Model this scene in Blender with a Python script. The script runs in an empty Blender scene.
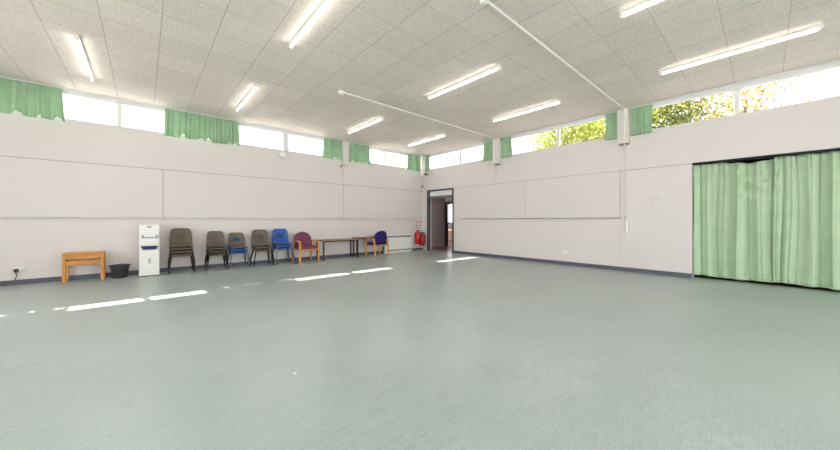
import bpy, bmesh, math, random
from mathutils import Vector, Matrix
random.seed(7)
S = bpy.context.scene
COL = S.collection
PI = math.pi
XW, YW, ZC = 8.46, 9.275, 3.80        # inner faces of the right wall, the left wall, the ceiling
XB, YN = -4.6, -4.9                   # unseen walls behind the camera
H = 1.2                               # camera height

# ------------------------------------------------------------------ materials
def newmat(name):
    m = bpy.data.materials.new(name); m.use_nodes = True
    nt = m.node_tree
    return m, nt, nt.nodes['Principled BSDF']

def lin(c):
    return tuple(((v/255)/12.92 if v/255 <= .04045 else (((v/255)+.055)/1.055)**2.4) for v in c) + (1,)

def mat(name, rgb, rough=.5, metal=0, var=.06, scale=30, bump=0, bscale=200, spec=.5, trans=0, coat=0):
    """procedural paint / plastic / cloth: base colour broken up by noise"""
    m, nt, b = newmat(name)
    c = lin(rgb)
    tc = nt.nodes.new('ShaderNodeTexCoord')
    n = nt.nodes.new('ShaderNodeTexNoise'); n.inputs['Scale'].default_value = scale; n.inputs['Detail'].default_value = 4
    nt.links.new(tc.outputs['Object'], n.inputs['Vector'])
    r = nt.nodes.new('ShaderNodeValToRGB')
    r.color_ramp.elements[0].position = .3; r.color_ramp.elements[1].position = .7
    r.color_ramp.elements[0].color = tuple(v*(1-var) for v in c[:3]) + (1,)
    r.color_ramp.elements[1].color = tuple(min(1, v*(1+var)) for v in c[:3]) + (1,)
    nt.links.new(n.outputs['Fac'], r.inputs['Fac'])
    nt.links.new(r.outputs['Color'], b.inputs['Base Color'])
    b.inputs['Roughness'].default_value = rough; b.inputs['Metallic'].default_value = metal
    b.inputs['Specular IOR Level'].default_value = spec
    b.inputs['Coat Weight'].default_value = coat
    if bump:
        n2 = nt.nodes.new('ShaderNodeTexNoise'); n2.inputs['Scale'].default_value = bscale
        nt.links.new(tc.outputs['Object'], n2.inputs['Vector'])
        bp = nt.nodes.new('ShaderNodeBump'); bp.inputs['Strength'].default_value = bump; bp.inputs['Distance'].default_value = .002
        nt.links.new(n2.outputs['Fac'], bp.inputs['Height']); nt.links.new(bp.outputs['Normal'], b.inputs['Normal'])
    if trans:
        out = nt.nodes['Material Output']
        t = nt.nodes.new('ShaderNodeBsdfTranslucent'); nt.links.new(r.outputs['Color'], t.inputs['Color'])
        mx = nt.nodes.new('ShaderNodeMixShader'); mx.inputs['Fac'].default_value = trans
        nt.links.new(b.outputs['BSDF'], mx.inputs[1]); nt.links.new(t.outputs['BSDF'], mx.inputs[2])
        nt.links.new(mx.outputs['Shader'], out.inputs['Surface'])
    return m

def wood(name, c1, c2, rough=.4, axis='X'):
    m, nt, b = newmat(name)
    tc = nt.nodes.new('ShaderNodeTexCoord'); mp = nt.nodes.new('ShaderNodeMapping')
    mp.inputs['Scale'].default_value = {'X': (2, 25, 25), 'Z': (25, 25, 2)}[axis]
    nt.links.new(tc.outputs['Object'], mp.inputs['Vector'])
    n = nt.nodes.new('ShaderNodeTexNoise'); n.inputs['Scale'].default_value = 3; n.inputs['Detail'].default_value = 6; n.inputs['Distortion'].default_value = .6
    nt.links.new(mp.outputs['Vector'], n.inputs['Vector'])
    r = nt.nodes.new('ShaderNodeValToRGB'); r.color_ramp.elements[0].position = .35; r.color_ramp.elements[1].position = .65
    r.color_ramp.elements[0].color = lin(c1); r.color_ramp.elements[1].color = lin(c2)
    nt.links.new(n.outputs['Fac'], r.inputs['Fac']); nt.links.new(r.outputs['Color'], b.inputs['Base Color'])
    b.inputs['Roughness'].default_value = rough
    return m

def emit(name, rgb, s):
    m, nt, b = newmat(name)
    b.inputs['Base Color'].default_value = lin(rgb)
    b.inputs['Emission Color'].default_value = lin(rgb); b.inputs['Emission Strength'].default_value = s
    return m

def glass_mat():
    m, nt, b = newmat('window_glass'); nt.nodes.remove(b)
    t = nt.nodes.new('ShaderNodeBsdfTransparent'); t.inputs['Color'].default_value = (.96, .98, .97, 1)
    g = nt.nodes.new('ShaderNodeBsdfGlossy'); g.inputs['Roughness'].default_value = .02
    f = nt.nodes.new('ShaderNodeFresnel'); f.inputs['IOR'].default_value = 1.2
    mx = nt.nodes.new('ShaderNodeMixShader')
    nt.links.new(f.outputs['Fac'], mx.inputs['Fac']); nt.links.new(t.outputs[0], mx.inputs[1]); nt.links.new(g.outputs[0], mx.inputs[2])
    nt.links.new(mx.outputs[0], nt.nodes['Material Output'].inputs['Surface'])
    return m

def math_node(nt, op, a, b=None):
    n = nt.nodes.new('ShaderNodeMath'); n.operation = op
    for i, v in enumerate((a, b)):
        if v is None: continue
        if hasattr(v, 'links') or hasattr(v, 'is_linked'): nt.links.new(v, n.inputs[i])
        else: n.inputs[i].default_value = v
    return n.outputs[0]

def ceiling_mat():
    m, nt, b = newmat('wood_wool_tiles')
    tc = nt.nodes.new('ShaderNodeTexCoord'); sx = nt.nodes.new('ShaderNodeSeparateXYZ')
    nt.links.new(tc.outputs['Object'], sx.inputs[0])
    P = .587
    def line(sock, off, w):
        u = math_node(nt, 'ADD', sock, -off + P/2 + 100*P)
        u = math_node(nt, 'MODULO', u, P)
        u = math_node(nt, 'SUBTRACT', u, P/2); u = math_node(nt, 'ABSOLUTE', u)
        return math_node(nt, 'LESS_THAN', u, w)
    def tile(sock, off):
        u = math_node(nt, 'ADD', sock, -off + 100*P); u = math_node(nt, 'DIVIDE', u, P)
        return math_node(nt, 'FLOOR', u)
    lx = line(sx.outputs['X'], .172, .0052); ly = line(sx.outputs['Y'], 2.725, .0045)
    lxa = math_node(nt, 'MULTIPLY', lx, .34); lya = math_node(nt, 'MULTIPLY', ly, .27)
    groove = math_node(nt, 'MAXIMUM', lxa, lya)
    cmb = nt.nodes.new('ShaderNodeCombineXYZ')
    nt.links.new(tile(sx.outputs['X'], .172), cmb.inputs[0]); nt.links.new(tile(sx.outputs['Y'], 2.725), cmb.inputs[1])
    wn = nt.nodes.new('ShaderNodeTexWhiteNoise'); nt.links.new(cmb.outputs[0], wn.inputs['Vector'])
    n1 = nt.nodes.new('ShaderNodeTexNoise'); n1.inputs['Scale'].default_value = 58; n1.inputs['Detail'].default_value = 5; n1.inputs['Roughness'].default_value = .75
    nt.links.new(tc.outputs['Object'], n1.inputs['Vector'])
    r = nt.nodes.new('ShaderNodeValToRGB'); r.color_ramp.elements[0].position = .36; r.color_ramp.elements[1].position = .6
    r.color_ramp.elements[0].color = lin((209, 200, 192)); r.color_ramp.elements[1].color = lin((243, 233, 226))
    nt.links.new(n1.outputs['Fac'], r.inputs['Fac'])
    k = math_node(nt, 'MULTIPLY', wn.outputs['Value'], .07); k = math_node(nt, 'SUBTRACT', 1.02, k)
    g1 = math_node(nt, 'SUBTRACT', 1.0, groove); k = math_node(nt, 'MULTIPLY', k, g1)
    mx = nt.nodes.new('ShaderNodeVectorMath'); mx.operation = 'SCALE'
    nt.links.new(r.outputs['Color'], mx.inputs[0]); nt.links.new(k, mx.inputs['Scale'])
    nt.links.new(mx.outputs[0], b.inputs['Base Color'])
    b.inputs['Roughness'].default_value = .9; b.inputs['Specular IOR Level'].default_value = .2
    bp = nt.nodes.new('ShaderNodeBump'); bp.inputs['Strength'].default_value = .12; bp.inputs['Distance'].default_value = .002
    nt.links.new(n1.outputs['Fac'], bp.inputs['Height']); nt.links.new(bp.outputs['Normal'], b.inputs['Normal'])
    return m

def floor_mat():
    m, nt, b = newmat('green_vinyl_floor')
    tc = nt.nodes.new('ShaderNodeTexCoord'); V = tc.outputs['Object']
    def noise(sc, det=4, rg=.6, vec=V, dist=0):
        n = nt.nodes.new('ShaderNodeTexNoise'); n.inputs['Scale'].default_value = sc; n.inputs['Detail'].default_value = det
        n.inputs['Roughness'].default_value = rg; n.inputs['Distortion'].default_value = dist; nt.links.new(vec, n.inputs['Vector']); return n.outputs['Fac']
    def ramp(f, p0, c0, p1, c1):
        r = nt.nodes.new('ShaderNodeValToRGB'); e = r.color_ramp.elements
        e[0].position = p0; e[0].color = c0; e[1].position = p1; e[1].color = c1; nt.links.new(f, r.inputs['Fac']); return r.outputs['Color']
    def mul(a, bb, f=1.0):
        n = nt.nodes.new('ShaderNodeMix'); n.data_type = 'RGBA'; n.blend_type = 'MULTIPLY'; n.inputs['Factor'].default_value = f
        nt.links.new(a, n.inputs[6]); nt.links.new(bb, n.inputs[7]); return n.outputs[2]
    w = lambda v: (v, v, v, 1)
    base = ramp(noise(130, 6, .85), .38, lin(FLOOR1), .62, lin(FLOOR2))
    base = mul(base, ramp(noise(.9, 4), .3, w(.9), .7, w(1)))
    # scuffs: fine stretched streaks in patches
    for rot, seed in ((.5, 3), (-.9, 11), (1.3, 23)):
        mp = nt.nodes.new('ShaderNodeMapping'); mp.inputs['Rotation'].default_value = (0, 0, rot); mp.inputs['Location'].default_value = (seed, seed*.7, 0)
        mp.inputs['Scale'].default_value = (7, 34, 1)
        nt.links.new(V, mp.inputs['Vector'])
        st = ramp(noise(1.1, 6, .75, mp.outputs[0], 1.6), .40, w(.74), .52, w(1.0))
        patch = ramp(noise(.55, 3, .6, mp.outputs[0]), .45, w(0), .65, w(1))
        n = nt.nodes.new('ShaderNodeMix'); n.data_type = 'RGBA'; n.blend_type = 'MULTIPLY'
        sp = nt.nodes.new('ShaderNodeTexNoise'); sp.inputs['Scale'].default_value = .45; sp.inputs['Detail'].default_value = 3
        mp2 = nt.nodes.new('ShaderNodeMapping'); mp2.inputs['Location'].default_value = (seed*1.7, seed, 0); nt.links.new(V, mp2.inputs['Vector']); nt.links.new(mp2.outputs[0], sp.inputs['Vector'])
        pf = nt.nodes.new('ShaderNodeMapRange'); pf.inputs['From Min'].default_value = .45; pf.inputs['From Max'].default_value = .62
        pf.inputs['To Max'].default_value = .5
        nt.links.new(sp.outputs['Fac'], pf.inputs['Value']); nt.links.new(pf.outputs[0], n.inputs['Factor'])
        nt.links.new(base, n.inputs[6]); nt.links.new(st, n.inputs[7]); base = n.outputs[2]
    nt.links.new(base, b.inputs['Base Color'])
    rr = nt.nodes.new('ShaderNodeMapRange'); rr.inputs['To Min'].default_value = .25; rr.inputs['To Max'].default_value = .36
    nt.links.new(noise(16, 8, .8), rr.inputs['Value']); nt.links.new(rr.outputs[0], b.inputs['Roughness'])
    bp = nt.nodes.new('ShaderNodeBump'); bp.inputs['Strength'].default_value = .04; bp.inputs['Distance'].default_value = .001
    nt.links.new(noise(220, 3), bp.inputs['Height']); nt.links.new(bp.outputs[0], b.inputs['Normal'])
    b.inputs['Specular IOR Level'].default_value = .5
    return m

FLOOR1, FLOOR2 = (144, 157, 153), (193, 203, 200)
M = {}
M['wall'] = mat('painted_wall', (216, 209, 206), .55, var=.015, scale=1.2, bump=.05, bscale=60)
M['board'] = mat('painted_board', (214, 207, 205), .5, var=.02, scale=.8)
M['white'] = mat('white_paint', (232, 231, 228), .4, var=.02)
M['frame'] = mat('white_frame', (226, 225, 226), .4, var=.02)
M['groove'] = mat('shadow_gap_grey', (140, 130, 124), .8)  # dark colour that paints in the shade of the wall board gaps
M['floor'] = floor_mat()
M['ceiling'] = ceiling_mat()
M['skirt'] = mat('grey_vinyl_skirting', (84, 87, 98), .45, var=.08, scale=8)
M['glass'] = glass_mat()
M['curt'] = mat('green_curtain_cloth', (184, 207, 176), .85, var=.05, scale=5, bump=.15, bscale=400, spec=.15, trans=.05)
M['wcurt'] = mat('green_window_cloth', (164, 194, 162), .85, var=.08, scale=6, bump=.15, bscale=400, spec=.15, trans=.18)
M['hem'] = mat('cream_lining', (225, 222, 205), .85, var=.05, trans=.4)
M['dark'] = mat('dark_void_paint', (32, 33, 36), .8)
M['doorframe'] = mat('dark_grey_frame', (70, 72, 80), .45, var=.06)
M['doorgrey'] = mat('mid_grey_paint', (112, 114, 120), .5)
M['lobby'] = mat('lobby_wall', (172, 158, 158), .6, var=.03)
M['redfloor'] = mat('red_brown_lobby_floor', (96, 66, 58), .3, var=.1)
M['tube'] = emit('lit_tube', (255, 248, 240), 11)
M['batten'] = mat('batten_enamel', (225, 222, 218), .4)
M['plastic'] = mat('white_plastic', (230, 229, 226), .35, var=.01)
M['offwhite'] = mat('cooler_plastic', (232, 230, 226), .35, var=.02)
M['black'] = mat('black_plastic', (30, 30, 33), .45)
M['binp'] = mat('charcoal_plastic', (48, 49, 56), .5)
M['bluetray'] = mat('dark_blue_plastic', (22, 26, 84), .35)
M['chrome'] = mat('grey_metal', (150, 150, 152), .3, metal=.8)
M['oak'] = wood('orange_oak', (176, 112, 44), (212, 150, 70), .4, 'X')
M['oakz'] = wood('orange_oak_upright', (182, 116, 46), (216, 156, 76), .4, 'Z')
M['bent'] = wood('beech_bentwood', (196, 128, 58), (228, 166, 92), .35, 'Z')
M['tabletop'] = wood('brown_table_top', (84, 58, 42), (108, 76, 54), .4, 'X')
M['edging'] = mat('pale_table_edge', (196, 160, 116), .5)
M['tleg'] = mat('dark_brown_steel', (52, 40, 40), .45)
M['shellb'] = mat('brown_polypropylene', (98, 86, 72), .5, var=.06, scale=12)
M['shellg'] = mat('grey_brown_polypropylene', (98, 88, 77), .5, var=.06, scale=12)
M['shellblue'] = mat('blue_polypropylene', (38, 84, 158), .45, var=.06, scale=12)
M['steel'] = mat('dark_bronze_steel', (44, 36, 35), .4, metal=.2)
M['steelg'] = mat('grey_steel', (140, 140, 146), .35, metal=.5)
M['maroon'] = mat('maroon_weave', (122, 66, 92), .9, var=.22, scale=60, bump=.2, bscale=300, spec=.2)
M['navy'] = mat('navy_weave', (44, 36, 92), .9, var=.22, scale=60, bump=.2, bscale=300, spec=.2)
M['red'] = mat('red_enamel', (186, 28, 40), .3, var=.05)
M['redsign'] = mat('red_sign_print', (196, 60, 56), .5)
M['leafy'] = mat('yellow_green_leaves', (140, 146, 60), .6, var=.3, scale=2.5, trans=.35)
M['leafo'] = mat('autumn_leaves', (164, 138, 84), .6, var=.3, scale=2.5, trans=.35)
M['leafg'] = mat('mid_green_leaves', (112, 122, 66), .6, var=.3, scale=2.5, trans=.35)
M['bark'] = mat('grey_bark', (104, 92, 80), .8, var=.2, scale=20)
M['ground'] = mat('pale_bounce_ground', (186, 184, 178), .9, var=.2, scale=.5)  # unseen ground, made pale to bounce light up to the ceiling
M['paving'] = mat('outside_pale_steel', (206, 208, 210), .5)
M['sensor'] = mat('beige_plastic', (176, 160, 128), .5)
M['pinkrust'] = mat('rusty_bracket', (146, 112, 104), .7)
M['brick'] = mat('pale_brick', (170, 160, 150), .8)

# ------------------------------------------------------------------ mesh helpers
class MB:
    def __init__(s): s.bm = bmesh.new()
    def box(s, x0, x1, y0, y1, z0, z1, bev=0, mi=0, mtx=None):
        r = bmesh.ops.create_cube(s.bm, size=1)
        vs = r['verts']
        bmesh.ops.scale(s.bm, vec=(x1-x0, y1-y0, z1-z0), verts=vs)
        bmesh.ops.translate(s.bm, vec=((x0+x1)/2, (y0+y1)/2, (z0+z1)/2), verts=vs)
        if bev:
            es = list({e for v in vs for e in v.link_edges})
            rr = bmesh.ops.bevel(s.bm, geom=es, offset=bev, segments=2, affect='EDGES', profile=.5)
            vs = list({v for f in rr['faces'] for v in f.verts} | {v for v in vs if v.is_valid})
        if mtx is not None: bmesh.ops.transform(s.bm, matrix=mtx, verts=vs)
        for f in {f for v in vs for f in v.link_faces}: f.material_index = mi
        return s
    def tube(s, pts, r, n=10, mi=0, r2=None, cap=True, flat=None, up=(0, 0, 1)):
        """sweep a circle (or an a x b rectangle given by flat) along points"""
        pts = [Vector(p) for p in pts]; rings = []
        prev = None
        for i, p in enumerate(pts):
            t = ((pts[min(i+1, len(pts)-1)] - pts[max(i-1, 0)])).normalized()
            if prev is None:
                u = Vector(up) if flat else (Vector((0, 0, 1)) if abs(t.z) < .9 else Vector((1, 0, 0)))
                u = (u - t*u.dot(t)).normalized()
            else: u = (prev - t*prev.dot(t)).normalized()
            prev = u; v = t.cross(u)
            rad = r if r2 is None else r + (r2-r)*i/(len(pts)-1)
            if flat:
                a, b = flat
                cs = [(a/2, b/2), (-a/2, b/2), (-a/2, -b/2), (a/2, -b/2)]
                rings.append([s.bm.verts.new(p + u*c[0] + v*c[1]) for c in cs])
            else:
                rings.append([s.bm.verts.new(p + u*math.cos(2*PI*k/n)*rad + v*math.sin(2*PI*k/n)*rad) for k in range(n)])
        m = len(rings[0])
        for a, b in zip(rings, rings[1:]):
            for k in range(m):
                f = s.bm.faces.new((a[k], a[(k+1) % m], b[(k+1) % m], b[k])); f.material_index = mi; f.smooth = not flat
        if cap:
            for ring, rev in ((rings[0], True), (rings[-1], False)):
                f = s.bm.faces.new(ring[::-1] if rev else ring); f.material_index = mi
        return s
    def lathe(s, prof, cx=0, cy=0, n=24, mi=0, sx=1, sy=1):
        rings = [[s.bm.verts.new((cx + r*sx*math.cos(2*PI*k/n), cy + r*sy*math.sin(2*PI*k/n), z)) for k in range(n)] for r, z in prof]
        for a, b in zip(rings, rings[1:]):
            for k in range(n):
                f = s.bm.faces.new((a[k], a[(k+1) % n], b[(k+1) % n], b[k])); f.smooth = True; f.material_index = mi
        s.bm.faces.new(rings[0][::-1]).material_index = mi; s.bm.faces.new(rings[-1]).material_index = mi
        return s
    def grid(s, fn, nu, nv, skip=None, smooth=True, mi=0):
        vs = [[s.bm.verts.new(fn(i/nu, j/nv)) for j in range(nv+1)] for i in range(nu+1)]
        for i in range(nu):
            for j in range(nv):
                if skip and skip((i+.5)/nu, (j+.5)/nv): continue
                f = s.bm.faces.new((vs[i][j], vs[i+1][j], vs[i+1][j+1], vs[i][j+1])); f.smooth = smooth; f.material_index = mi
        return s
    def xform(s, m): bmesh.ops.transform(s.bm, matrix=m, verts=s.bm.verts); return s
    def build(s, name, mats, parent=None, loc=None, solid=0, subsurf=0, bevel=0):
        if not isinstance(mats, (list, tuple)): mats = [mats]
        bmesh.ops.recalc_face_normals(s.bm, faces=s.bm.faces)
        me = bpy.data.meshes.new(name); s.bm.to_mesh(me); s.bm.free()
        o = bpy.data.objects.new(name, me)
        for m in mats: me.materials.append(m)
        COL.objects.link(o)
        if parent is not None: o.parent = parent
        if loc is not None: o.location = loc
        if solid:
            md = o.modifiers.new('solid', 'SOLIDIFY'); md.thickness = solid; md.offset = 0
        if bevel:
            md = o.modifiers.new('bev', 'BEVEL'); md.width = bevel; md.segments = 2; md.limit_method = 'ANGLE'
        if subsurf:
            md = o.modifiers.new('sub', 'SUBSURF'); md.levels = md.render_levels = subsurf
        return o

def tag(o, label=None, cat=None, group=None, kind=None):
    if label: o['label'] = label
    if cat: o['category'] = cat
    if group: o['group'] = group
    if kind: o['kind'] = kind
    return o
def empty(name, loc=(0, 0, 0), rz=0, label=None, cat=None, group=None):
    o = bpy.data.objects.new(name, None); COL.objects.link(o); o.location = loc; o.rotation_euler = (0, 0, rz)
    o.empty_display_size = .1
    return tag(o, label, cat, group)
def struct(mb, name, m, **k):
    return tag(mb.build(name, m, **k), kind='structure')
def copy_tree(o, parent=None):
    c = o.copy(); COL.objects.link(c)
    if parent is not None: c.parent = parent
    for ch in list(o.children): copy_tree(ch, c)
    return c
def arc(c, r, a0, a1, n, plane='yz', x=0):
    out = []
    for i in range(n+1):
        a = a0 + (a1-a0)*i/n
        out.append((x, c[0]+r*math.cos(a), c[1]+r*math.sin(a)))
    return out

# ------------------------------------------------------------------ the room shell
T = .22                                  # wall thickness
struct(MB().box(XB-.3, XW+T, YN-.3, YW+T, -.2, 0), 'floor', M['floor'])
struct(MB().box(XB-.3, XW+T, YN-.3, YW+T, ZC, ZC+.25), 'ceiling', M['ceiling'])
SILL, HEAD = 3.225, 3.79
PITCH = 3.52
# left wall
wl = struct(MB().box(XB-.3, XW+T, YW, YW+T, 0, SILL).box(XB-.3, XW+T, YW, YW+T, HEAD, ZC+.1), 'wall_left', M['wall'])
# boards on the left wall, with shadow gaps between them
pils_l = [-5.63, -2.11, 1.41, 4.93, 8.45]
def board_l(x0, x1, z0, z1, th=.03):
    return tag(MB().box(x0, x1, YW-th, YW, z0, z1, .002).build('panel', M['board'], wl), kind='structure')
edges = [-4.58, -3.2, .33, 4.90, 8.30]
for a, b in zip(edges, edges[1:]):
    board_l(a+.005, b-.005, 1.255, 2.363)
for a, b in ((-4.58, 4.90), (4.90, XW)):
    board_l(a+.004, b-.004, 2.376, 3.223, .012)
struct(MB().box(XB, XW-.03, YW-.008, YW, 2.362, 2.377), 'trim_7', M['groove'])  # this and the two uprights below: gap shade painted as dark strips
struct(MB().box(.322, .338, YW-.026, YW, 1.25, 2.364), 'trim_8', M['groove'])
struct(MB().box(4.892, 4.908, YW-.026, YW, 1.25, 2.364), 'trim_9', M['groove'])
struct(MB().box(XB, 8.02, YW-.03, YW, 1.228, 1.243, .003), 'trim_1', M['board'])
# right wall with a doorway and the wide curtained opening
DY0, DY1, DZ = 7.60, 9.0, 2.39
CY1, CZ = 1.008, 2.385; CY0 = -3.2
wr = struct(MB().box(XW, XW+T, DY1, YW, 0, SILL).box(XW, XW+T, DY0, DY1, DZ, SILL).box(XW, XW+T, CY1, DY0, 0, SILL)
            .box(XW, XW+T, CY0, CY1, CZ, SILL).box(XW, XW+T, YN-.3, CY0, 0, SILL).box(XW, XW+T, YN-.3, YW, HEAD, ZC+.1), 'wall_right', M['wall'])
def board_r(y0, y1, z0, z1, th=.014, m=None):
    return tag(MB().box(XW-th, XW, y0, y1, z0, z1, .002).build('panel', m or M['board'], wr), kind='structure')
for a, b in ((-4.9, 1.008), (1.008, 7.55), (7.55, YW-.03)):
    board_r(a, b, 2.378 if a > 1 else 2.39, 3.223, .012)
struct(MB().box(XW-.008, XW, 1.008, 7.55, 2.364, 2.379), 'trim_10', M['groove'])  # dark strip paints the shade of the gap above the boards
board_r(CY1+.0, 2.285, .095, 2.366, .022)
board_r(2.305, 4.74, 1.262, 2.366, .034); board_r(4.744, 7.12, 1.262, 2.366, .034)
board_r(7.13, DY0-.01, 1.262, 2.366, .022)
struct(MB().box(XW-.04, XW, 2.28, 7.13, 1.243, 1.258, .002), 'trim_2', M['groove'])  # strip colours in the shadow line under the raised boards
# unseen walls behind the camera: tall glazing added to let daylight in
wb = struct(MB().box(XB-.3, XB, YN-.3, YW+T, 0, .5).box(XB-.3, XB, YN-.3, YW+T, 3.7, ZC+.1).box(XB-.3, XB, 7.6, YW+T, .5, 3.7).box(XB-.3, XB, YN-.3, YN+.6, .5, 3.7), 'wall_back', M['wall'])
wn = struct(MB().box(XB-.3, XW+T, YN-.3, YN, 0, .5).box(XB-.3, XW+T, YN-.3, YN, 3.7, ZC+.1).box(XB-.3, XB+.6, YN-.3, YN, .5, 3.7).box(7.6, XW+T, YN-.3, YN, .5, 3.7), 'wall_near', M['wall'])
# skirtings
struct(MB().box(XB, XW, YW-.012, YW, 0, .092, .002), 'baseboard_left', M['skirt'])
struct(MB().box(XW-.012, XW, CY1, DY0-.02, 0, .092, .002), 'baseboard_right', M['skirt'])
# ceiling edge trims
struct(MB().box(XB, XW, YW-.03, YW, ZC-.022, ZC, .003), 'trim_3', M['frame'])
struct(MB().box(XW-.03, XW, YN, YW, ZC-.022, ZC, .003), 'trim_4', M['frame'])

# clerestory windows: one per bay, two lights each
nwin = [0]
def window(axis, a, b, mull, z0=SILL, z1=HEAD, fd=.05, head=.082, sill=.012):
    """frame in the wall opening from a to b along the wall"""
    nwin[0] += 1
    off = .02
    def bx(mb, u0, u1, d0, d1, zz0, zz1, bev=.004):
        if axis == 'X': mb.box(u0, u1, YW+d0, YW+d1, zz0, zz1, bev)
        elif axis == 'Y': mb.box(XW+d0, XW+d1, u0, u1, zz0, zz1, bev)
        elif axis == 'B': mb.box(XB-d1, XB-d0, u0, u1, zz0, zz1, bev)
        else: mb.box(u0, u1, YN-d1, YN-d0, zz0, zz1, bev)
        return mb
    fr = MB()
    bx(fr, a, b, off-.035, off+fd, z1-head, z1); bx(fr, a, b, off, off+fd, z0, z0+sill)
    e = .06
    for u in (a, b-e): bx(fr, u, u+e, off, off+fd, z0+sill, z1-head)
    ms = mull if isinstance(mull, (list, tuple)) else [mull]
    hw = .078 if axis == 'X' and a == 1.51 else .04
    for m in ms: bx(fr, m-hw, m+hw, off-.01, off+fd, z0+sill, z1-head)
    w = struct(fr, 'window_%d' % nwin[0], M['frame'])
    xs = [a+e] + [q for m in ms for q in (m-hw, m+hw)] + [b-e]
    for p0, p1 in zip(xs[0::2], xs[1::2]):
        pm = MB(); bx(pm, p0, p1, off+.03, off+.036, z0+sill, z1-head, 0)
        tag(pm.build('pane', M['glass'], w), kind='structure')
    return w
for a, b, m in ((-4.5, -2.21, -3.36), (-2.01, 1.31, -.395), (1.51, 4.83, 3.075), (5.03, 8.36, 6.555)):
    window('X', a, b, m)
for a, b, m in ((-4.8, -1.45, -3.1), (-1.25, 2.07, .357), (2.27, 5.59, 3.785), (5.79, 9.19, 7.305)):
    window('Y', a, b, m)
window('B', YN+.6, 7.6, [-1.8, 1.7, 4.7], .5, 3.7, .05, .08, .08)  # added unseen window, fills the room with daylight from behind
window('N', XB+.6, 7.6, [-1.3, 1.6, 4.6], .5, 3.7, .05, .08, .08)  # second added unseen window for daylight fill
# solid wall between the windows at the pillars
for o_, axis, segs in ((wl, 'X', [(-5.0, -4.5), (-2.21, -2.01), (1.31, 1.51), (4.83, 5.03), (8.36, XW+T)]),
                       (wr, 'Y', [(YN-.3, -4.8), (-1.45, -1.25), (2.07, 2.27), (5.59, 5.79), (9.19, YW)])):
    for a, b in segs:
        mb = MB()
        if axis == 'X': mb.box(a, b, YW, YW+T, SILL, HEAD)
        else: mb.box(XW, XW+T, a, b, SILL, HEAD)
        tag(mb.build('pier', M['wall'], o_), kind='structure')
# stub pillars under the ceiling
ncol = 0
for x0, x1 in ((-2.20, -2.0), (1.31, 1.51), (4.83, 5.04)):
    tag(MB().box(x0, x1, YW-.15 if x0 > 4 else YW-.03, YW, 2.99, ZC, .006).build('pier', M['wall'], wl), kind='structure')
for y0, y1 in ((2.10, 2.32), (5.58, 5.81)):
    tag(MB().box(XW-.15, XW, y0, y1, 2.99, ZC, .006).build('pier', M['wall'], wr), kind='structure')
    tag(MB().box(XW-.13, XW, y0+.02, y1-.02, 2.972, 2.99).build('bracket', M['pinkrust'], wr), kind='structure')
tag(MB().box(XW-.14, XW, 9.1, YW, 2.96, ZC, .006).build('pier', M['wall'], wl), kind='structure')
tag(MB().box(XW-.12, XW, 8.97, 9.09, 3.0, 3.06, .004).build('bracket', M['pinkrust'], wr), kind='structure')
tag(MB().box(4.78, 4.83, YW-.05, YW-.02, 2.93, 3.0, .004).build('bracket', M['pinkrust'], wl), kind='structure')

# ------------------------------------------------------------------ the doorway and the lobby behind it
d1 = empty('door_1'); tag(d1, kind='structure')
fw = .075
fm = MB()
fm.box(XW-.04, XW+.05, DY0, DY0+fw*.8, 0, DZ, .004).box(XW-.04, XW+.05, DY1-fw*1.3, DY1, 0, DZ, .004)
fm.box(XW-.04, XW+.05, DY0+fw*.8, DY1-fw*1.3, DZ-.055, DZ, .004)
tag(fm.build('door_frame', M['doorframe'], d1), kind='structure')
tag(MB().box(XW-.0, XW+.12, DY0+fw*.8, DY1-fw*1.3, 2.05, 2.145, .004).build('transom_bar', M['doorgrey'], d1), kind='structure')
tag(MB().box(XW+.04, XW+.07, DY0+fw*.8, DY1-fw*1.3, 2.145, DZ-.055).build('transom_panel', M['white'], d1), kind='structure')
LX = 10.30
lob = struct(MB().box(XW+T, LX+4.2, YN, 14.2, -.2, -.001), 'floor_lobby', M['redfloor'])
lw = MB()
lw.box(XW+T, LX, 9.80, 9.9, 0, 2.6)                         # side wall of the lobby
lw.box(XW+T, LX+.1, 6.4, 6.5, 0, 2.6)                        # other side
lw.box(LX, LX+.1, 6.5, 8.75, 0, 2.6).box(LX, LX+.1, 8.75, 9.80, 2.0, 2.6)   # end wall and the part over the inner doorway
struct(lw, 'wall_lobby', M['lobby'])
struct(MB().box(XW+T, LX+4.2, 6.3, 14.2, 2.6, 2.7), 'ceiling_lobby', M['lobby'])
d2 = struct(MB().box(LX-.03, LX+.12, 9.71, 9.80, 0, 2.03, .004).box(LX-.03, LX+.12, 8.72, 8.80, 0, 2.03, .004).box(LX-.03, LX+.12, 8.80, 9.71, 1.93, 2.03, .004), 'door_2', M['black'])
fr2 = MB()
fr2.box(LX+.1, LX+4.2, 6.3, 6.4, 0, 2.6).box(LX+.1, LX+4.2, 14.1, 14.2, 0, 2.6)
fr2.box(LX+4.0, LX+4.1, 6.4, 14.1, 0, 1.0).box(LX+4.0, LX+4.1, 6.4, 14.1, 2.3, 2.6).box(LX+4.0, LX+4.1, 6.4, 11.0, 1.0, 2.3)
struct(fr2, 'wall_far', M['lobby'])
w9 = MB()
for y in (11.0, 11.75, 12.5, 13.25, 14.04): w9.box(LX+4.0, LX+4.08, y, y+.06, 1.0, 2.3)
w9 = struct(w9.box(LX+4.0, LX+4.08, 11.0, 14.1, 2.24, 2.3).box(LX+4.0, LX+4.08, 11.0, 14.1, 1.0, 1.06), 'window_20', M['black'])
tag(MB().box(LX+4.03, LX+4.036, 11.06, 14.04, 1.06, 2.24).build('pane', M['glass'], w9), kind='structure')
t = empty('wooden_table', (12.1, 11.0, 0), 0, 'small wooden table seen through the open doorway under a far window', 'table')
MB().box(-.5, .5, -.6, .6, .66, .70, .005).build('table_top', M['bent'], t)
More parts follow.
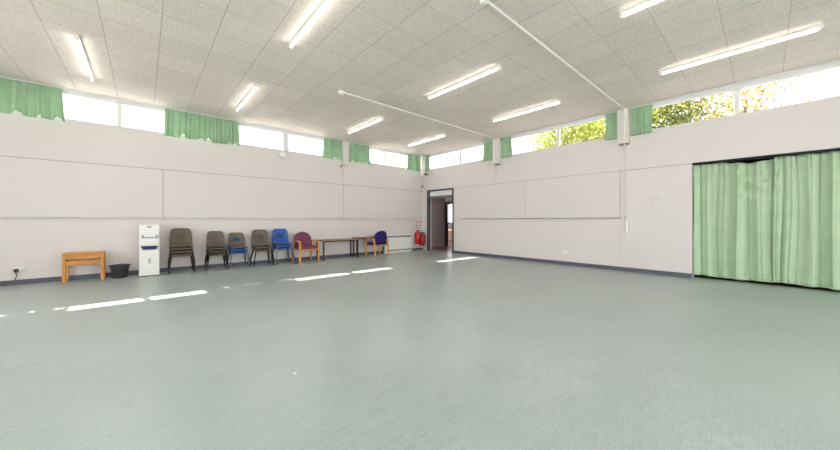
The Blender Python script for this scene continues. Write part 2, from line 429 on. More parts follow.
for sx in (-.44, .44):
    for sy in (-.54, .54): MB().box(sx-.025, sx+.025, sy-.025, sy+.025, 0, .66).build('leg', M['oakz'], t)
# the dark recess behind the wide curtain
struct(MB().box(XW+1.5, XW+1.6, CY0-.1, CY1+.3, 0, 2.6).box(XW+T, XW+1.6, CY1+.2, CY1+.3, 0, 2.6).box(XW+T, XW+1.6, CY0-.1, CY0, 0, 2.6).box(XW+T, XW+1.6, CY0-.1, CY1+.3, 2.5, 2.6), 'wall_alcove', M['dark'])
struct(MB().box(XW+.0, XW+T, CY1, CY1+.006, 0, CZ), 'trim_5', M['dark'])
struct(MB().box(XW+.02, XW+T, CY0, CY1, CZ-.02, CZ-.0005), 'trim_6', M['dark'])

# ------------------------------------------------------------------ wide green curtains
def fold_noise(seed):
    rnd = random.Random(seed)
    return [(rnd.uniform(.8, 1.2)*f, rnd.uniform(0, 6.28), a) for f, a in ((7.2, .5), (11.5, .36), (4.1, .4), (19, .13), (33, .05))]
def big_curtain(name, y0, y1, seed, label, sagc=None):
    fn = fold_noise(seed); L_ = y0 - y1
    def f(u, v):
        y = y0 - L_*u
        amp = .058*(.5+.5*min(1, v*1.3))
        yy = y + .02*math.sin(3*v+seed)*v
        wob = .35*math.sin(2*PI*yy*.9 + seed) + .18*math.sin(2*PI*yy*2.3 + 2*seed)
        th = 2*PI*yy/.25 + 3.2*wob + fn[0][1]
        m_ = (.62 + .38*math.sin(2*PI*yy/.71 + fn[3][1]))*(.6+.4*min(1, v*1.5))
        d = .04 + .08*m_*math.sin(th + .3*v) + .014*math.sin(2*PI*yy/.085 + 4*wob + fn[1][1] + .4*v)
        yo = .028*m_*math.sin(2*th + .5*v)
        pl = .006*math.sin(2*PI*yy/.055)*max(0, 1-v*6)          # gathered heading
        top = 2.352 + .006*math.sin(y*23)
        if sagc is not None:
            q = (y - sagc)/.26
            sag = .055*math.exp(-q*q)
            top -= sag
            # loose swags fanning down from the slack heading
            w = math.exp(-((y-sagc+.0*v)/.34)**2)*math.exp(-((v-.17)/.17)**2)
            d -= .085*w*math.sin(2*PI*((v*2.35)*3.2 + (y-sagc)*2.2))*.55
            d -= .035*math.exp(-((y-sagc+.12*v*2)/.22)**2)*min(1, v*3)
        bot = .052 + .012*math.sin(y*4.1+seed) + .004*math.sin(y*17)
        z = top + (bot-top)*v
        return (XW + .135 + d + pl, y + yo + .01*math.sin(9*y+4*v), z)
    c = tag(MB().grid(f, 420, 60).build(name, M['curt'], solid=.003), label, 'curtain', 'full height green stage curtains')
    def h(u, v):
        x, y, z = f(u, 1)
        return (x - .0045, y, z + .002 + .05*v)
    MB().grid(h, 420, 2).build('hem', M['curt'], c, solid=.003)
    return c
big_curtain('stage_curtain', CY1-.012, -.16, 3, 'pale green floor-length curtain with a sagging heading, beside the white wall', .17)
big_curtain('stage_curtain', -.10, -1.75, 8, 'pale green floor-length curtain hanging straight at the right edge of the photo')
tr = tag(MB().box(XW+.14, XW+.17, CY0, CY1, CZ-.032, CZ-.02).build('curtain_track', M['black']), 'dark track holding the wide green curtains under the opening head', 'curtain track')

# ------------------------------------------------------------------ window curtains
def window_curtain(axis, a, b, seed, label, flare=0, ztop=3.775, zbot=3.148, dist=.046, notches=()):
    rnd = random.Random(seed); L_ = b-a
    ph = [rnd.uniform(0, 6.28) for _ in range(4)]
    nf = L_/.085
    rag = [rnd.uniform(-1, 1) for _ in range(40)]
    def f(u, v):
        un = u + .02*math.sin(5*u+seed)
        th = 2*PI*nf*un*.95 + ph[0] + 1.2*math.sin(2*PI*nf*.19*un + ph[1])
        m_ = .6 + .4*math.sin(2*PI*nf*.27*un + ph[2])
        d = -.014 + .027*m_*(.7+.3*v)*math.sin(th + .5*v)
        xo = .017*m_*math.sin(2*th + .9*v)
        fl = flare*v*(u*2-1)*.04
        x = a + L_*u + fl + xo*(.5+.5*min(1, 4*v)) + .012*v*math.sin(2*PI*nf*.5*u+ph[3])
        zb = zbot + .004*math.sin(2*PI*nf*.35*u+ph[1]) + sum(.075*max(0, 1-abs(u-q)*L_/.05)**.5 for q in notches if abs(u-q)*L_ < .05)
        z = ztop + (zb-ztop)*v
        if axis == 'X': return (x, YW - dist + d, z)
        return (XW - dist + d, x, z)
    nu = int(max(60, L_*230))
    c = tag(MB().grid(f, nu, 14).build('window_curtain', M['wcurt'], solid=.003), label, 'curtain', 'short green clerestory curtains')
    def h(u, v):
        p = Vector(f(u, 0)); off = .004
        if axis == 'X': p.y -= off
        else: p.x -= off
        p.z += .006 - .035*v
        return p
    MB().grid(h, nu, 1).build('heading_tape', M['wcurt'], c, solid=.003)
    return c
window_curtain('X', -2.55, -1.20, 1, 'short green curtain at the far left end of the clerestory windows', .5, notches=(.59, .78, .95))
window_curtain('X', .37, 1.86, 2, 'widest short green curtain, between the two pairs of left wall panes', .5, dist=.050, notches=(.22, .45, .55, .85, .93))
window_curtain('X', 4.20, 4.80, 3, 'short green curtain left of the white pillar on the left wall', .6, notches=(.6, .8))
window_curtain('X', 5.07, 5.89, 4, 'short green curtain right of the white pillar on the left wall', .6, notches=(.2, .5, .8))
window_curtain('X', 7.60, 8.27, 5, 'short green curtain on the left wall beside the corner pillar', .6)
window_curtain('Y', 8.80, 9.07, 6, 'narrow grey-green curtain on the right wall in the corner', .3)
window_curtain('Y', 5.84, 6.22, 7, 'short green curtain left of the far right wall pillar', .4)
window_curtain('Y', 5.20, 5.55, 8, 'short green curtain right of the far right wall pillar', .4)
window_curtain('Y', 2.34, 2.60, 9, 'narrow green curtain left of the near right wall pillar', .2)
window_curtain('Y', 1.66, 2.06, 10, 'short green curtain right of the near right wall pillar', .4)
def track(axis, a, b, d, label):
    mb = MB()
    if axis == 'X': mb.box(a, b, YW-d-.012, YW-d+.012, 3.782, 3.80, .003)
    else: mb.box(XW-d-.012, XW-d+.012, a, b, 3.782, 3.80, .003)
    return tag(mb.build('curtain_track', M['white']), label, 'curtain track', 'white tracks above the clerestory windows')
track('X', -4.4, 4.82, .082, 'white curtain track along the left wall up to its pillar')
track('X', 5.05, 8.3, .065, 'white curtain track on the left wall from pillar to corner')
track('Y', 5.82, 9.08, .065, 'white curtain track on the right wall from corner to far pillar')
track('Y', 2.33, 5.57, .065, 'white curtain track between the two right wall pillars')
track('Y', -4.6, 2.09, .065, 'white curtain track right of the near right wall pillar')

# ------------------------------------------------------------------ strip lights
def strip_light():
    r = empty('strip_light')
    MB().box(-.021, .021, -.875, .875, -.036, 0, .004).build('batten', M['batten'], r)
    MB().tube([(0, -.835, -.056), (0, .835, -.056)], .0125, 14).build('tube', M['tube'], r)
    for s in (-1, 1):
        MB().box(-.022, .022, s*.850-.016, s*.850+.016, -.074, -.036, .006).build('lamp_holder', M['plastic'], r)
    return r
LIGHTS = [(-.70, 7.30, 'lit ceiling strip light nearest the left edge of the photo'),
          (1.61, 7.32, 'small-looking lit strip light above the widest window curtain'),
          (4.47, 7.28, 'lit strip light near the left wall pillar'),
          (6.76, 7.28, 'lit strip light nearest the corner of the room'),
          (1.61, 3.80, 'large lit strip light cut by the top edge, left of the ball-ended conduit'),
          (4.44, 3.83, 'lit strip light in the middle of the ceiling between the two conduits, left one'),
          (6.71, 3.81, 'lit strip light between the two conduits, nearest the right wall windows'),
          (4.45, .34, 'lit strip light cut by the top edge, right of the near conduit'),
          (6.71, .36, 'longest-looking lit strip light, in front of the right-hand windows')]
sl = strip_light()
for i, (x, y, lb) in enumerate(LIGHTS):
    o = sl if i == 0 else copy_tree(sl)
    o.location = (x, y, ZC); tag(o, lb, 'ceiling light', 'ceiling strip lights')

# ------------------------------------------------------------------ conduits
def conduit(y, zend, label, ypil):
    r = empty('conduit', (2.97, y, ZC), 0, label, 'conduit', 'white conduits across the ceiling')
    x1 = XW-.165-2.97
    MB().box(0, x1, -.014, .014, -.026, 0, .004).build('ceiling_run', M['plastic'], r)
    MB().lathe([(.058, 0), (.06, -.02), (.052, -.045), (.035, -.062), (.012, -.07)], n=20).build('ceiling_rose', M['plastic'], r)
    MB().box(x1-.014, x1+.014, ypil-.014, ypil+.014, 3.0-ZC, 0, .003).build('pillar_drop', M['plastic'], r)
    MB().tube([(XW-.035-2.97, ypil, 2.99-ZC), (XW-.035-2.97, ypil, zend-ZC)], .009, 8).build('wall_drop', M['plastic'], r)
    MB().box(x1-.014, XW-.026-2.97, ypil-.012, ypil+.012, 2.94-ZC, 2.97-ZC, .003).build('elbow', M['plastic'], r)
    return r
conduit(2.195, 1.17, 'near white conduit on the ceiling, dropping beside the pinboard to a switch', -.02)
conduit(5.70, 1.47, 'far white conduit on the ceiling starting at a ball in mid ceiling', .05)
sw = empty('wall_switch', (XW-.022, 2.14, .885), 0, 'tall narrow white switch box below the near conduit on the right wall', 'switch')
MB().box(-.05, 0, -.03, .03, 0, .285, .008).build('body', M['plastic'], sw)
MB().box(-.058, -.05, -.02, .02, .16, .22, .003).build('rocker', M['white'], sw)
tag(MB().lathe([(.03, 0), (.03, .02), (.024, .028)], n=16).xform(Matrix.Translation((XW-.022, 2.175, 1.335)) @ Matrix.Rotation(-PI/2, 4, 'Y')).build('junction_box', M['plastic']), 'round white junction box above the narrow switch on the right wall', 'junction box')
th = empty('thermostat', (XW-.022, 1.59, 1.615), 0, 'small white box on the right wall left of the stage curtains', 'thermostat')
MB().box(-.04, 0, -.055, .055, 0, .085, .008).build('body', M['plastic'], th)
MB().box(-.044, -.04, -.03, .03, .05, .065).build('slot', M['groove'], th)
def socket(name, loc, axis, label, plug=False):
    r = empty(name, loc, 0 if axis == 'L' else -PI/2, label, 'socket')
    MB().box(-.066, .066, -.012, 0, -.045, .045, .004).build('face_plate', M['plastic'], r)
    for s in (-1, 1): MB().box(s*.045-.012, s*.045+.012, -.017, -.012, .018, .034, .002).build('rocker', M['white'], r)
    for s in (-1, 1):
        if not (plug and s < 0): MB().box(s*.036-.004, s*.036+.004, -.0135, -.012, -.03, -.01).build('pin_hole', M['black'], r)
    return r
socket('wall_socket', (-1.73, YW, .285), 'L', 'white wall socket with a black plug at the left edge of the photo', True)
pl = empty('power_plug', (-1.765, YW-.012, .268), 0, 'black plug and lead in the socket at the left edge of the photo', 'plug')
MB().box(-.027, .027, -.04, -.001, -.03, .03, .01).build('plug_body', M['black'], pl)
MB().tube([(0, -.03, -.02), (0, -.032, -.06), (.012, -.02, -.10), (-.01, -.014, -.14), (-.012, -.012, -.18)], .006, 8).build('lead', M['black'], pl)
socket('wall_socket', (XW, 3.59, .315), 'R', 'white wall socket low on the right wall below the pinboard')
tag(MB().lathe([(.016, 0), (.016, .02), (.01, .028)], n=14).xform(Matrix.Translation((XW, 3.80, .32)) @ Matrix.Rotation(-PI/2, 4, 'Y')).build('cable_outlet', M['chrome']), 'small grey cable outlet beside the low socket on the right wall', 'outlet')
rs = empty('wall_sounder', (2.99, YW-.012, 3.085), 0, 'round white disc fitting below the left wall window mullion', 'sounder')
MB().lathe([(.13, 0), (.13, .02), (.118, .04)], n=28).xform(Matrix.Rotation(PI/2, 4, 'X')).build('back_plate', M['board'], rs)
MB().lathe([(.10, .04), (.09, .062), (.05, .075), (.01, .078)], n=28).xform(Matrix.Rotation(PI/2, 4, 'X')).build('dome', M['plastic'], rs)
sn = empty('corner_sensor', (8.37, YW-.028, 2.56), 0, 'small beige sensor in the room corner above the extinguishers', 'sensor')
MB().box(-.035, .035, -.06, 0, -.06, .06, .01).build('body', M['sensor'], sn)
MB().box(-.022, .022, -.066, -.06, -.045, .0, .004).build('lens', M['black'], sn)

# ------------------------------------------------------------------ wooden side table
def leg_box(mb, x, y, w, z1): return mb.box(x-w/2, x+w/2, y-w/2, y+w/2, 0, z1, .003)
b_ = empty('side_table', (-.882, 9.05, 0), 0, 'low orange oak side table with two rails, beside the black tub', 'table')
MB().box(-.28, .28, -.155, .19, .532, .56, .004).build('table_top', M['oak'], b_)
MB().box(-.25, .25, -.150, -.13, .44, .53, .003).build('upper_rail', M['oak'], b_)
MB().box(-.25, .25, -.150, -.13, .32, .415, .003).build('lower_rail', M['oak'], b_)
MB().box(-.25, .25, .155, .175, .45, .53, .003).build('back_rail', M['oak'], b_)
for s in (-1, 1):
    MB().box(s*.256-.010, s*.256+.010, -.13, .155, .36, .53, .003).build('side_rail', M['oak'], b_)
for sx in (-1, 1):
    for sy in (-.14, .165):
        leg_box(MB(), sx*.256, sy, .046, .532).build('leg', M['oakz'], b_)

# ------------------------------------------------------------------ black tub
bn = empty('waste_tub', (-.375, 8.98, 0), 0, 'black plastic tub on the floor between the oak table and the water cooler', 'bin')
tb = MB()
prof = [(.135, 0), (.14, .004), (.182, .262), (.186, .27), (.178, .275), (.172, .262), (.132, .012), (.02, .011)]
tb.lathe(prof, n=32, sx=.93, sy=.75).build('tub_body', M['binp'], bn)
bn.scale = (.88, .88, .98)
rim = MB(); rim.tube([(.174*math.cos(2*PI*k/32), .141*math.sin(2*PI*k/32), .27) for k in range(33)], .009, 8).build('rim', M['binp'], bn)
for s in (-1, 1):
    MB().box(s*.183-.012, s*.183+.012, -.04, .04, .255, .268, .004).build('handle', M['binp'], bn)

# ------------------------------------------------------------------ water cooler
wc = empty('water_cooler', (.088, 8.78, 0), 0, 'tall white freestanding water cooler with a dark blue drip tray', 'water cooler')
W2 = .168
MB().box(-W2, W2, 0, .32, .012, 1.10, .012).build('body', M['offwhite'], wc)
MB().box(-W2+.008, W2-.008, -.010, .0, .03, .575, .006).build('lower_door', M['offwhite'], wc)
MB().box(-W2+.008, W2-.008, -.010, .0, .655, 1.09, .006).build('upper_panel', M['offwhite'], wc)
MB().box(-.035, .035, -.014, -.009, 1.045, 1.068, .002).build('badge', M['binp'], wc)
MB().box(-.115, .115, -.012, -.009, .80, .86, .001).build('control_strip', M['frame'], wc)
for s in (-1, 1):
    tp = MB().box(s*.108-.018, s*.108+.018, -.045, -.009, .835, .885, .006).build('tap', M['chrome'], wc)
    MB().tube([(s*.108, -.036, .835), (s*.108, -.036, .805)], .010, 10).build('spout', M['chrome'], tp)
MB().box(-.075, .075, -.016, -.010, .822, .838, .002).build('button_row', M['doorgrey'], wc)
trm = MB()
trm.grid(lambda u, v: ((u*2-1)*(.108-.02*v), -.055+.02*v, .648-.058*v), 8, 4)
MB().box(-.138, .138, -.06, .0, .618, .65, .006).build('drip_tray', M['bluetray'], wc)
MB().box(-.115, .115, -.05, .0, .578, .62, .010).build('tray_basin', M['bluetray'], wc)
trm.bm.free()
MB().box(-.013, .013, -.022, -.010, .275, .385, .005).build('door_handle', M['chrome'], wc)
MB().box(-W2+.02, W2-.02, .02, .30, 0, .012).build('plinth', M['binp'], wc)

# ------------------------------------------------------------------ stacking chairs
def interp(tab, t):
    for (a, va), (b, vb) in zip(tab, tab[1:]):
        if t <= b:
            k = (t-a)/(b-a)
            return tuple(p+(q-p)*k for p, q in zip(va, vb))
    return tab[-1][1]
# profile of the moulded shell: (y, z, half width); front is -y
PROF = [(0, (-.215, .405, .185)), (.05, (-.213, .425, .197)), (.10, (-.195, .440, .203)), (.25, (-.10, .438, .205)), (.40, (.01, .428, .202)),
        (.48, (.075, .425, .198)), (.56, (.135, .445, .204)), (.62, (.165, .49, .212)), (.72, (.188, .575, .210)), (.84, (.215, .68, .198)), (.94, (.236, .76, .184)), (1, (.246, .795, .170))]
def shell_fn(u, v):
    y, z, w = interp(PROF, v)
    # round the corners of the backrest top
    e = u*2-1
    if v > .86:
        k = (v-.86)/.14
        w *= math.sqrt(max(.0, 1-.12*k**3))
        z -= .018*k*abs(e)**8
    x = e*w
    curl = abs(e)**5
    if v < .5: z -= .018*curl - .010*(1-abs(e)**2)*(-1)*.6
    else: y -= .030*abs(e)**2 - .0; 
    return (x, y, z)
def shell_mesh(hole=True):
    mb = MB()
    mb.grid(shell_fn, 26, 44, (lambda u, v: abs(u-.5) < .18 and .70 < v < .785) if hole else None)
    return mb
def make_chair(shell, steel, name='stacking_chair'):
    r = empty(name)
    shell_mesh().build('seat_shell', shell, r, solid=.006)
    for s in (-1, 1):
        MB().tube([(s*.150, -.15, .417), (s*.168, -.165, .405), (s*.178, -.172, .37), (s*.235, -.215, .006)], .0105, 10).build('leg', steel, r)
        MB().tube([(s*.150, .08, .402), (s*.168, .098, .395), (s*.178, .108, .36), (s*.235, .20, .006)], .0105, 10).build('leg', steel, r)
        MB().tube([(s*.150, -.155, .416), (s*.150, .085, .401)], .0105, 10).build('seat_rail', steel, r)
    MB().tube([(-.165, -.172, .400), (.165, -.172, .400)], .016, 8).build('shade_cross_bar', steel, r)  # front bar added and thickened to darken the gaps between stacked seats
    return r
proto = {}
def chair_copy(kind):
    if kind not in proto:
        proto[kind] = make_chair(*{'brown': (M['shellb'], M['steel']), 'grey': (M['shellg'], M['steel']), 'greyblue': (M['shellg'], M['steelg']), 'bluegrey': (M['shellblue'], M['steelg']), 'blue': (M['shellblue'], M['steelg'])}[kind])
        return proto[kind]
    return copy_tree(proto[kind])
DZs, DYs = .072, -.021
ordn = {4: ['lowest', 'second from the floor', 'third from the floor', 'topmost'], 3: ['lowest', 'middle', 'topmost']}
STACKS = [(.64, 8.97, ['brown']*4, 1.0, 'brown moulded chair', 'in the stack beside the water cooler', -.02),
          (1.32, 8.97, ['grey']*4, .90, 'grey-brown chair', 'in the stack left of the mixed-colour stack', .0),
          (1.79, 8.985, ['blue', 'blue', 'greyblue'], .925, None, 'in the mixed stack of grey over blue', .02),
          (2.335, 8.94, ['grey']*3, 1.01, 'grey-brown moulded chair', 'in the stack between the mixed stack and the all-blue stack', .0),
          (2.86, 8.94, ['blue']*3, 1.03, 'bright blue moulded chair', 'in the all-blue stack beside the maroon armchair', .03)]
for (x, y, kinds, sc, what, where, rz) in STACKS:
    n = len(kinds)
    for i, k in enumerate(kinds):
        o = chair_copy(k)
        o.location = (x, y + DYs*i, DZs*i); o.rotation_euler = (0, 0, rz); o.scale = (sc, sc, sc)
        w = what or ('blue moulded chair' if k == 'blue' else 'grey-brown moulded chair')
        tag(o, '%s, %s %s' % (w, ordn[n][i], where), 'chair', 'stacked moulded chairs along the left wall')

# ------------------------------------------------------------------ bentwood armchairs
def armchair(name, fab, loc, rz, label):
    r = empty(name, loc, rz, label, 'armchair')
    for s in (-1, 1):
        pts = [(s*.275, -.26, .0), (s*.275, -.262, .30), (s*.275, -.258, .46)]
        pts += [(s*.275, -.165 - .095*math.cos(a), .52 + .085*math.sin(a)) for a in [i*PI/2/6 for i in range(0, 7)]]
        pts += [(s*.275, -.05, .608), (s*.275, .06, .598)]
        pts += [(s*.275, .13 + .08*math.sin(a), .51 + .082*math.cos(a)) for a in [i*PI/2/6 for i in range(1, 7)]]
        pts += [(s*.275, .225, .30), (s*.275, .26, 0)]
        MB().tube(pts, 0, flat=(.028, .05), up=(0, -1, 0)).build('arm_frame', M['bent'], r, bevel=.006)
    for yy in (-.2, .17):
        MB().box(-.27, .27, yy-.012, yy+.012, .335, .385, .004).build('seat_rail', M['bent'], r)
    def rrect(u, v): pass
    MB().box(-.255, .255, -.27, .2, .385, .455, .03).build('seat_cushion', fab, r)
    # padded back: straight lower edge, arched top, curved in plan, thick
    mb = MB(); n = 22; mrow = 14
    def outline(v):
        z = .43 + .43*v
        w = .255 if v < .42 else .255*math.sqrt(max(0, 1-((v-.42)/.58)**2.3))
        return z, max(w, .004)
    def face(side):
        def f(u, v):
            z, w = outline(v)
            e = u*2-1; x = e*w
            edge = (1-abs(e)**6)*(1-max(0, (v-.9)/.1)**2*.9) if v > 0 else .2
            th = .012 + .022*max(0, edge)
            y = .20 + .13*(z-.43) - .05*(x/.255)**2
            return (x, y + side*th, z)
        return f
    A = [[None]*(mrow+1) for _ in range(n+1)]; B = [[None]*(mrow+1) for _ in range(n+1)]
    fa, fb = face(-1), face(1)
    for i in range(n+1):
        for j in range(mrow+1):
            A[i][j] = mb.bm.verts.new(fa(i/n, j/mrow)); B[i][j] = mb.bm.verts.new(fb(i/n, j/mrow))
    def q(a, b, c, d):
        f = mb.bm.faces.new((a, b, c, d)); f.smooth = True
    for i in range(n):
        for j in range(mrow):
            q(A[i][j], A[i+1][j], A[i+1][j+1], A[i][j+1]); q(B[i][j], B[i][j+1], B[i+1][j+1], B[i+1][j])
    for i in range(n):
        q(A[i][0], B[i][0], B[i+1][0], A[i+1][0]); q(A[i][mrow], A[i+1][mrow], B[i+1][mrow], B[i][mrow])
    for j in range(mrow):
        q(A[0][j], A[0][j+1], B[0][j+1], B[0][j]); q(A[n][j], B[n][j], B[n][j+1], A[n][j+1])
    mb.build('backrest', fab, r)
    for s in (-1, 1):
        MB().box(s*.262-.022, s*.262+.0, .165, .20, .36, .60, .004).build('back_post', M['bent'], r)
    return r
armchair('armchair', M['maroon'], (3.50, 8.90, 0), math.radians(3), 'maroon upholstered armchair with bentwood arms, facing the room beside the blue stack')
armchair('armchair', M['navy'], (5.83, 8.66, 0), math.radians(180+2), 'navy blue armchair seen from behind, tucked up to the second low table')

# ------------------------------------------------------------------ low tables
def low_table(x0, x1, y0, y1, h, label):
    r = empty('low_table', ((x0+x1)/2, (y0+y1)/2, 0), 0, label, 'table', 'low brown tables along the left wall')
    a, b = (x1-x0)/2, (y1-y0)/2
    MB().box(-a, a, -b, b, h-.022, h, .003).build('table_top', M['tabletop'], r)
    MB().box(-a-.001, a+.001, -b-.003, -b+.0, h-.016, h-.004).build('edge_strip', M['edging'], r)
    MB().box(-a+.04, a-.04, -b+.03, -b+.05, h-.055, h-.022).box(-a+.04, a-.04, b-.05, b-.03, h-.055, h-.022).build('apron', M['tleg'], r)
    for sx in (-1, 1):
        for sy in (-1, 1):
            cx, cy = sx*(a-.045), sy*(b-.04)
            MB().box(cx-.019, cx+.019, cy-.019, cy+.019, 0, h-.022, .003).build('leg', M['tleg'], r)
    return r
low_table(3.93, 5.17, 8.69, 9.22, .60, 'low dark-legged table next to the maroon armchair')
low_table(5.20, 6.33, 8.95, 9.24, .625, 'slightly higher low table in front of the navy armchair')

# ------------------------------------------------------------------ convector heater
ht = empty('convector_heater', (7.06, YW-.012, 0), 0, 'long white wall convector heater with dark grilles near the corner', 'heater')
MB().box(-.62, .62, -.19, 0, .03, .665, .01).build('casing', M['offwhite'], ht)
for z0, z1 in ((.565, .63), (.075, .125)):
    g = MB().box(-.56, .58, -.196, -.189, z0, z1).build('grille', M['binp'], ht)
    for k in range(24):
        x = -.54 + k*.047
        MB().box(x-.006, x+.006, -.200, -.196, z0, z1).build('slat', M['offwhite'], g)
MB().box(-.6, .6, -.17, -.02, 0, .03).build('plinth', M['offwhite'], ht)

# ------------------------------------------------------------------ fire extinguishers and their signs
def extinguisher(x, y, z, hgt, rad, label):
    r = empty('fire_extinguisher', (x, y, z), 0, label, 'fire extinguisher', 'red fire extinguishers in the corner')
    MB().lathe([(rad*.85, 0), (rad, .015), (rad, hgt*.74), (rad*.86, hgt*.80), (rad*.45, hgt*.86), (rad*.32, hgt*.89)], n=24).build('cylinder', M['red'], r)
    MB().lathe([(rad*.3, hgt*.89), (rad*.3, hgt*.95), (rad*.2, hgt*.96)], n=14).build('valve', M['black'], r)
    MB().box(-.012, .012, -.10, .03, hgt*.955, hgt*.975, .003).box(-.012, .012, -.09, .03, hgt*.985, hgt, .003).build('lever', M['black'], r)
    MB().tube([(rad*.3, 0, hgt*.92), (rad*.9, -.03, hgt*.93), (rad*1.15, -.05, hgt*.8), (rad*1.15, -.05, hgt*.35), (rad*1.12, -.05, hgt*.2)], .011, 8).build('hose', M['black'], r)
    MB().grid(lambda u, v: (1.01*rad*math.sin((u-.5)*1.7), -1.01*rad*math.cos((u-.5)*1.7), hgt*(.34+.26*v)), 10, 1).build('label_panel', M['redsign'], r)
    MB().box(-.03, .03, rad-.005, YW-y-.001, hgt*.5, hgt*.6).build('wall_bracket', M['black'], r)
    return r
extinguisher(8.04, 9.13, .27, .56, .108, 'left red fire extinguisher on the wall, nearer the heater')
extinguisher(8.285, 9.13, .17, .56, .10, 'right red fire extinguisher, hung lower beside the doorway')
def sign(x, label):
    r = empty('safety_sign', (x, YW-.015, .86), 0, label, 'sign', 'extinguisher signs in the corner')
    MB().box(-.06, .06, -.006, 0, 0, .34, .001).build('sign_plate', M['plastic'], r)
    MB().box(-.045, .045, -.008, -.006, .10, .16).build('lower_print', M['redsign'], r)
    p = MB().box(-.045, .045, -.008, -.006, .20, .32).build('upper_print', M['redsign'], r)
    MB().box(-.015, .015, -.009, -.008, .215, .285).box(-.006, .006, -.009, -.008, .285, .305).build('pictogram', M['plastic'], p)
    MB().box(-.04, .04, -.008, -.006, .03, .07).build('text_band', M['binp'], r)
sign(8.10, 'white and red extinguisher sign above the left extinguisher')
sign(8.27, 'white and red extinguisher sign above the right extinguisher')
tag(MB().lathe([(.012, 0), (.014, .004), (.008, .009)], n=10).xform(Matrix.Translation((.878, 2.445, .0005))).build('floor_debris', M['plastic']), 'tiny white scrap lying on the open floor', 'debris')

# ------------------------------------------------------------------ outside
struct(MB().box(-60, 90, -60, 70, -.6, -.25), 'ground', M['ground'])
def tree(x, y, h, rad, leaf, n, seed, label, sparse=1.0):
    rnd = random.Random(seed)
    r = empty('tree', (x, y, -.25), 0, label, 'tree', 'trees outside the right wall windows')
    tm = MB()
    tm.tube([(0, 0, 0), (.1, .05, h*.25), (.05, -.1, h*.5), (.15, 0, h*.8)], .17, 8, r2=.05)
    tips = []
    for k in range(14):
        a = rnd.uniform(0, 2*PI); z = h*rnd.uniform(.3, .72)
        e = Vector((math.cos(a)*rad*rnd.uniform(.5, .95), math.sin(a)*rad*rnd.uniform(.5, .95), z + h*rnd.uniform(.1, .28)))
        tm.tube([(.08, 0, z), e*.5 + Vector((.05, 0, z*.5+.1)), e], .055, 6, r2=.012)
        tips.append(e)
    tips += [Vector((rnd.gauss(0, rad*.35), rnd.gauss(0, rad*.35), h*rnd.uniform(.6, .97))) for _ in range(14)]
    tm.build('trunk', M['bark'], r)
    lm = MB()
    for k in range(n):
        c = rnd.choice(tips)
        p = c + Vector((rnd.gauss(0, .6*sparse), rnd.gauss(0, .6*sparse), rnd.gauss(0, .5*sparse)))
        s = rnd.uniform(.055, .11)
        q = Matrix.Rotation(rnd.uniform(0, 6.28), 3, Vector((rnd.uniform(-1, 1), rnd.uniform(-1, 1), rnd.uniform(-1, 1))).normalized())
        vs = [lm.bm.verts.new(p + q @ Vector(c_)*s) for c_ in ((-1, 0, 0), (0, -.55, .1), (1, 0, 0), (0, .55, .1))]
        lm.bm.faces.new(vs)
    f = lm.build('foliage', M[leaf], r); f['kind'] = 'stuff'
TREES = [(19, 13.9, 6.2, 1.9, 'leafo', 5000, 1, 'pale autumn tree outside, left half of the middle right wall window'),
         (20, 8.6, 8.2, 2.6, 'leafy', 12000, 2, 'yellow-green tree outside, right half of the middle right wall window'),
         (19.5, 5.0, 8.8, 2.4, 'leafy', 12000, 3, 'bright yellow-green tree outside beside the near pillar curtain'),
         (21, 2.6, 8.9, 2.4, 'leafg', 11000, 4, 'green tree outside, middle of the right-hand window'),
         (18, .55, 7.9, 1.0, 'leafo', 2600, 5, 'small autumn gold tree outside near the right-hand window mullion')]
for a in TREES: tree(*a)
lp = empty('lamp_post', (14.0, -1.6, -.25), 0, 'pale leaning pole outside at the right edge of the right-hand window', 'pole')
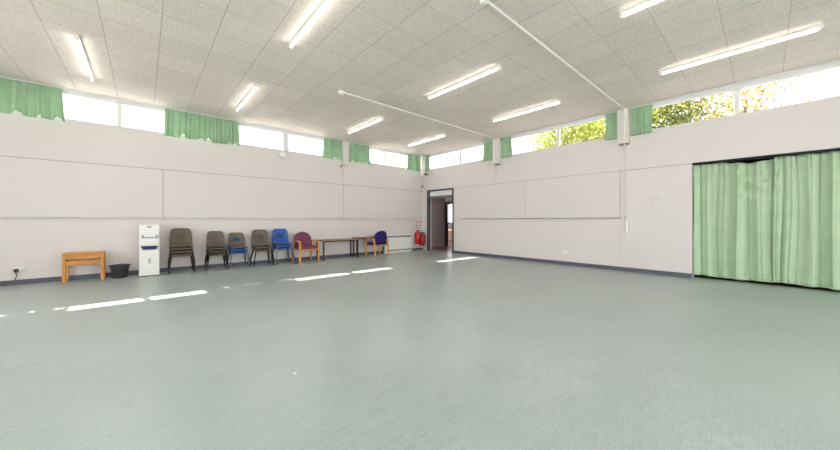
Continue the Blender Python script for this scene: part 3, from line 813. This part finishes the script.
MB().tube([(0, 0, 0), (0, 0, 4.9)], .06, 10).build('pole', M['paving'], lp)
MB().tube([(0, .05, 4.85), (0, -.65, 6.6)], .05, 8).build('arm', M['paving'], lp)
MB().box(-.12, .12, -.05, .55, 4.8, 4.95, .03).build('head', M['paving'], lp)

# ------------------------------------------------------------------ light
w = bpy.data.worlds.new('sky'); S.world = w; w.use_nodes = True
nt = w.node_tree; bg = nt.nodes['Background']
tc = nt.nodes.new('ShaderNodeTexCoord'); sx = nt.nodes.new('ShaderNodeSeparateXYZ'); nt.links.new(tc.outputs['Generated'], sx.inputs[0])
rp = nt.nodes.new('ShaderNodeValToRGB'); rp.color_ramp.elements[0].position = 0; rp.color_ramp.elements[1].position = .9
rp.color_ramp.elements[0].color = (1, .975, .985, 1); rp.color_ramp.elements[1].color = (.90, .92, 1, 1)
nt.links.new(sx.outputs['Z'], rp.inputs['Fac']); nt.links.new(rp.outputs['Color'], bg.inputs['Color'])
bg.inputs['Strength'].default_value = 4.6
sd = bpy.data.lights.new('sun', 'SUN'); sd.energy = 16; sd.angle = math.radians(.55); sd.color = (1, .96, .9)
so = bpy.data.objects.new('sun', sd); COL.objects.link(so); so.location = (6, 20, 18)
so.rotation_euler = Vector((.43, -3.05, -3.45)).to_track_quat('-Z', 'Y').to_euler()

# ------------------------------------------------------------------ camera
cd = bpy.data.cameras.new('camera'); co = bpy.data.objects.new('camera', cd); COL.objects.link(co)
yaw = math.atan2(345, 308.6)
co.location = (0, 0, H); co.rotation_euler = (PI/2, 0, yaw - PI/2)
cd.sensor_width = 36; cd.lens = 308.6/840*36; cd.shift_y = -4.8/840; cd.clip_start = .05; cd.clip_end = 300
S.camera = co
S.view_settings.view_transform = 'Standard'; S.view_settings.look = 'None'
S.view_settings.exposure = .33; S.view_settings.gamma = 1; S.view_settings.use_curve_mapping = False
S.cycles.use_denoising = True
S.cycles.max_bounces = 10; S.cycles.diffuse_bounces = 6; S.cycles.glossy_bounces = 4; S.cycles.transparent_max_bounces = 16
S.cycles.sample_clamp_indirect = 8
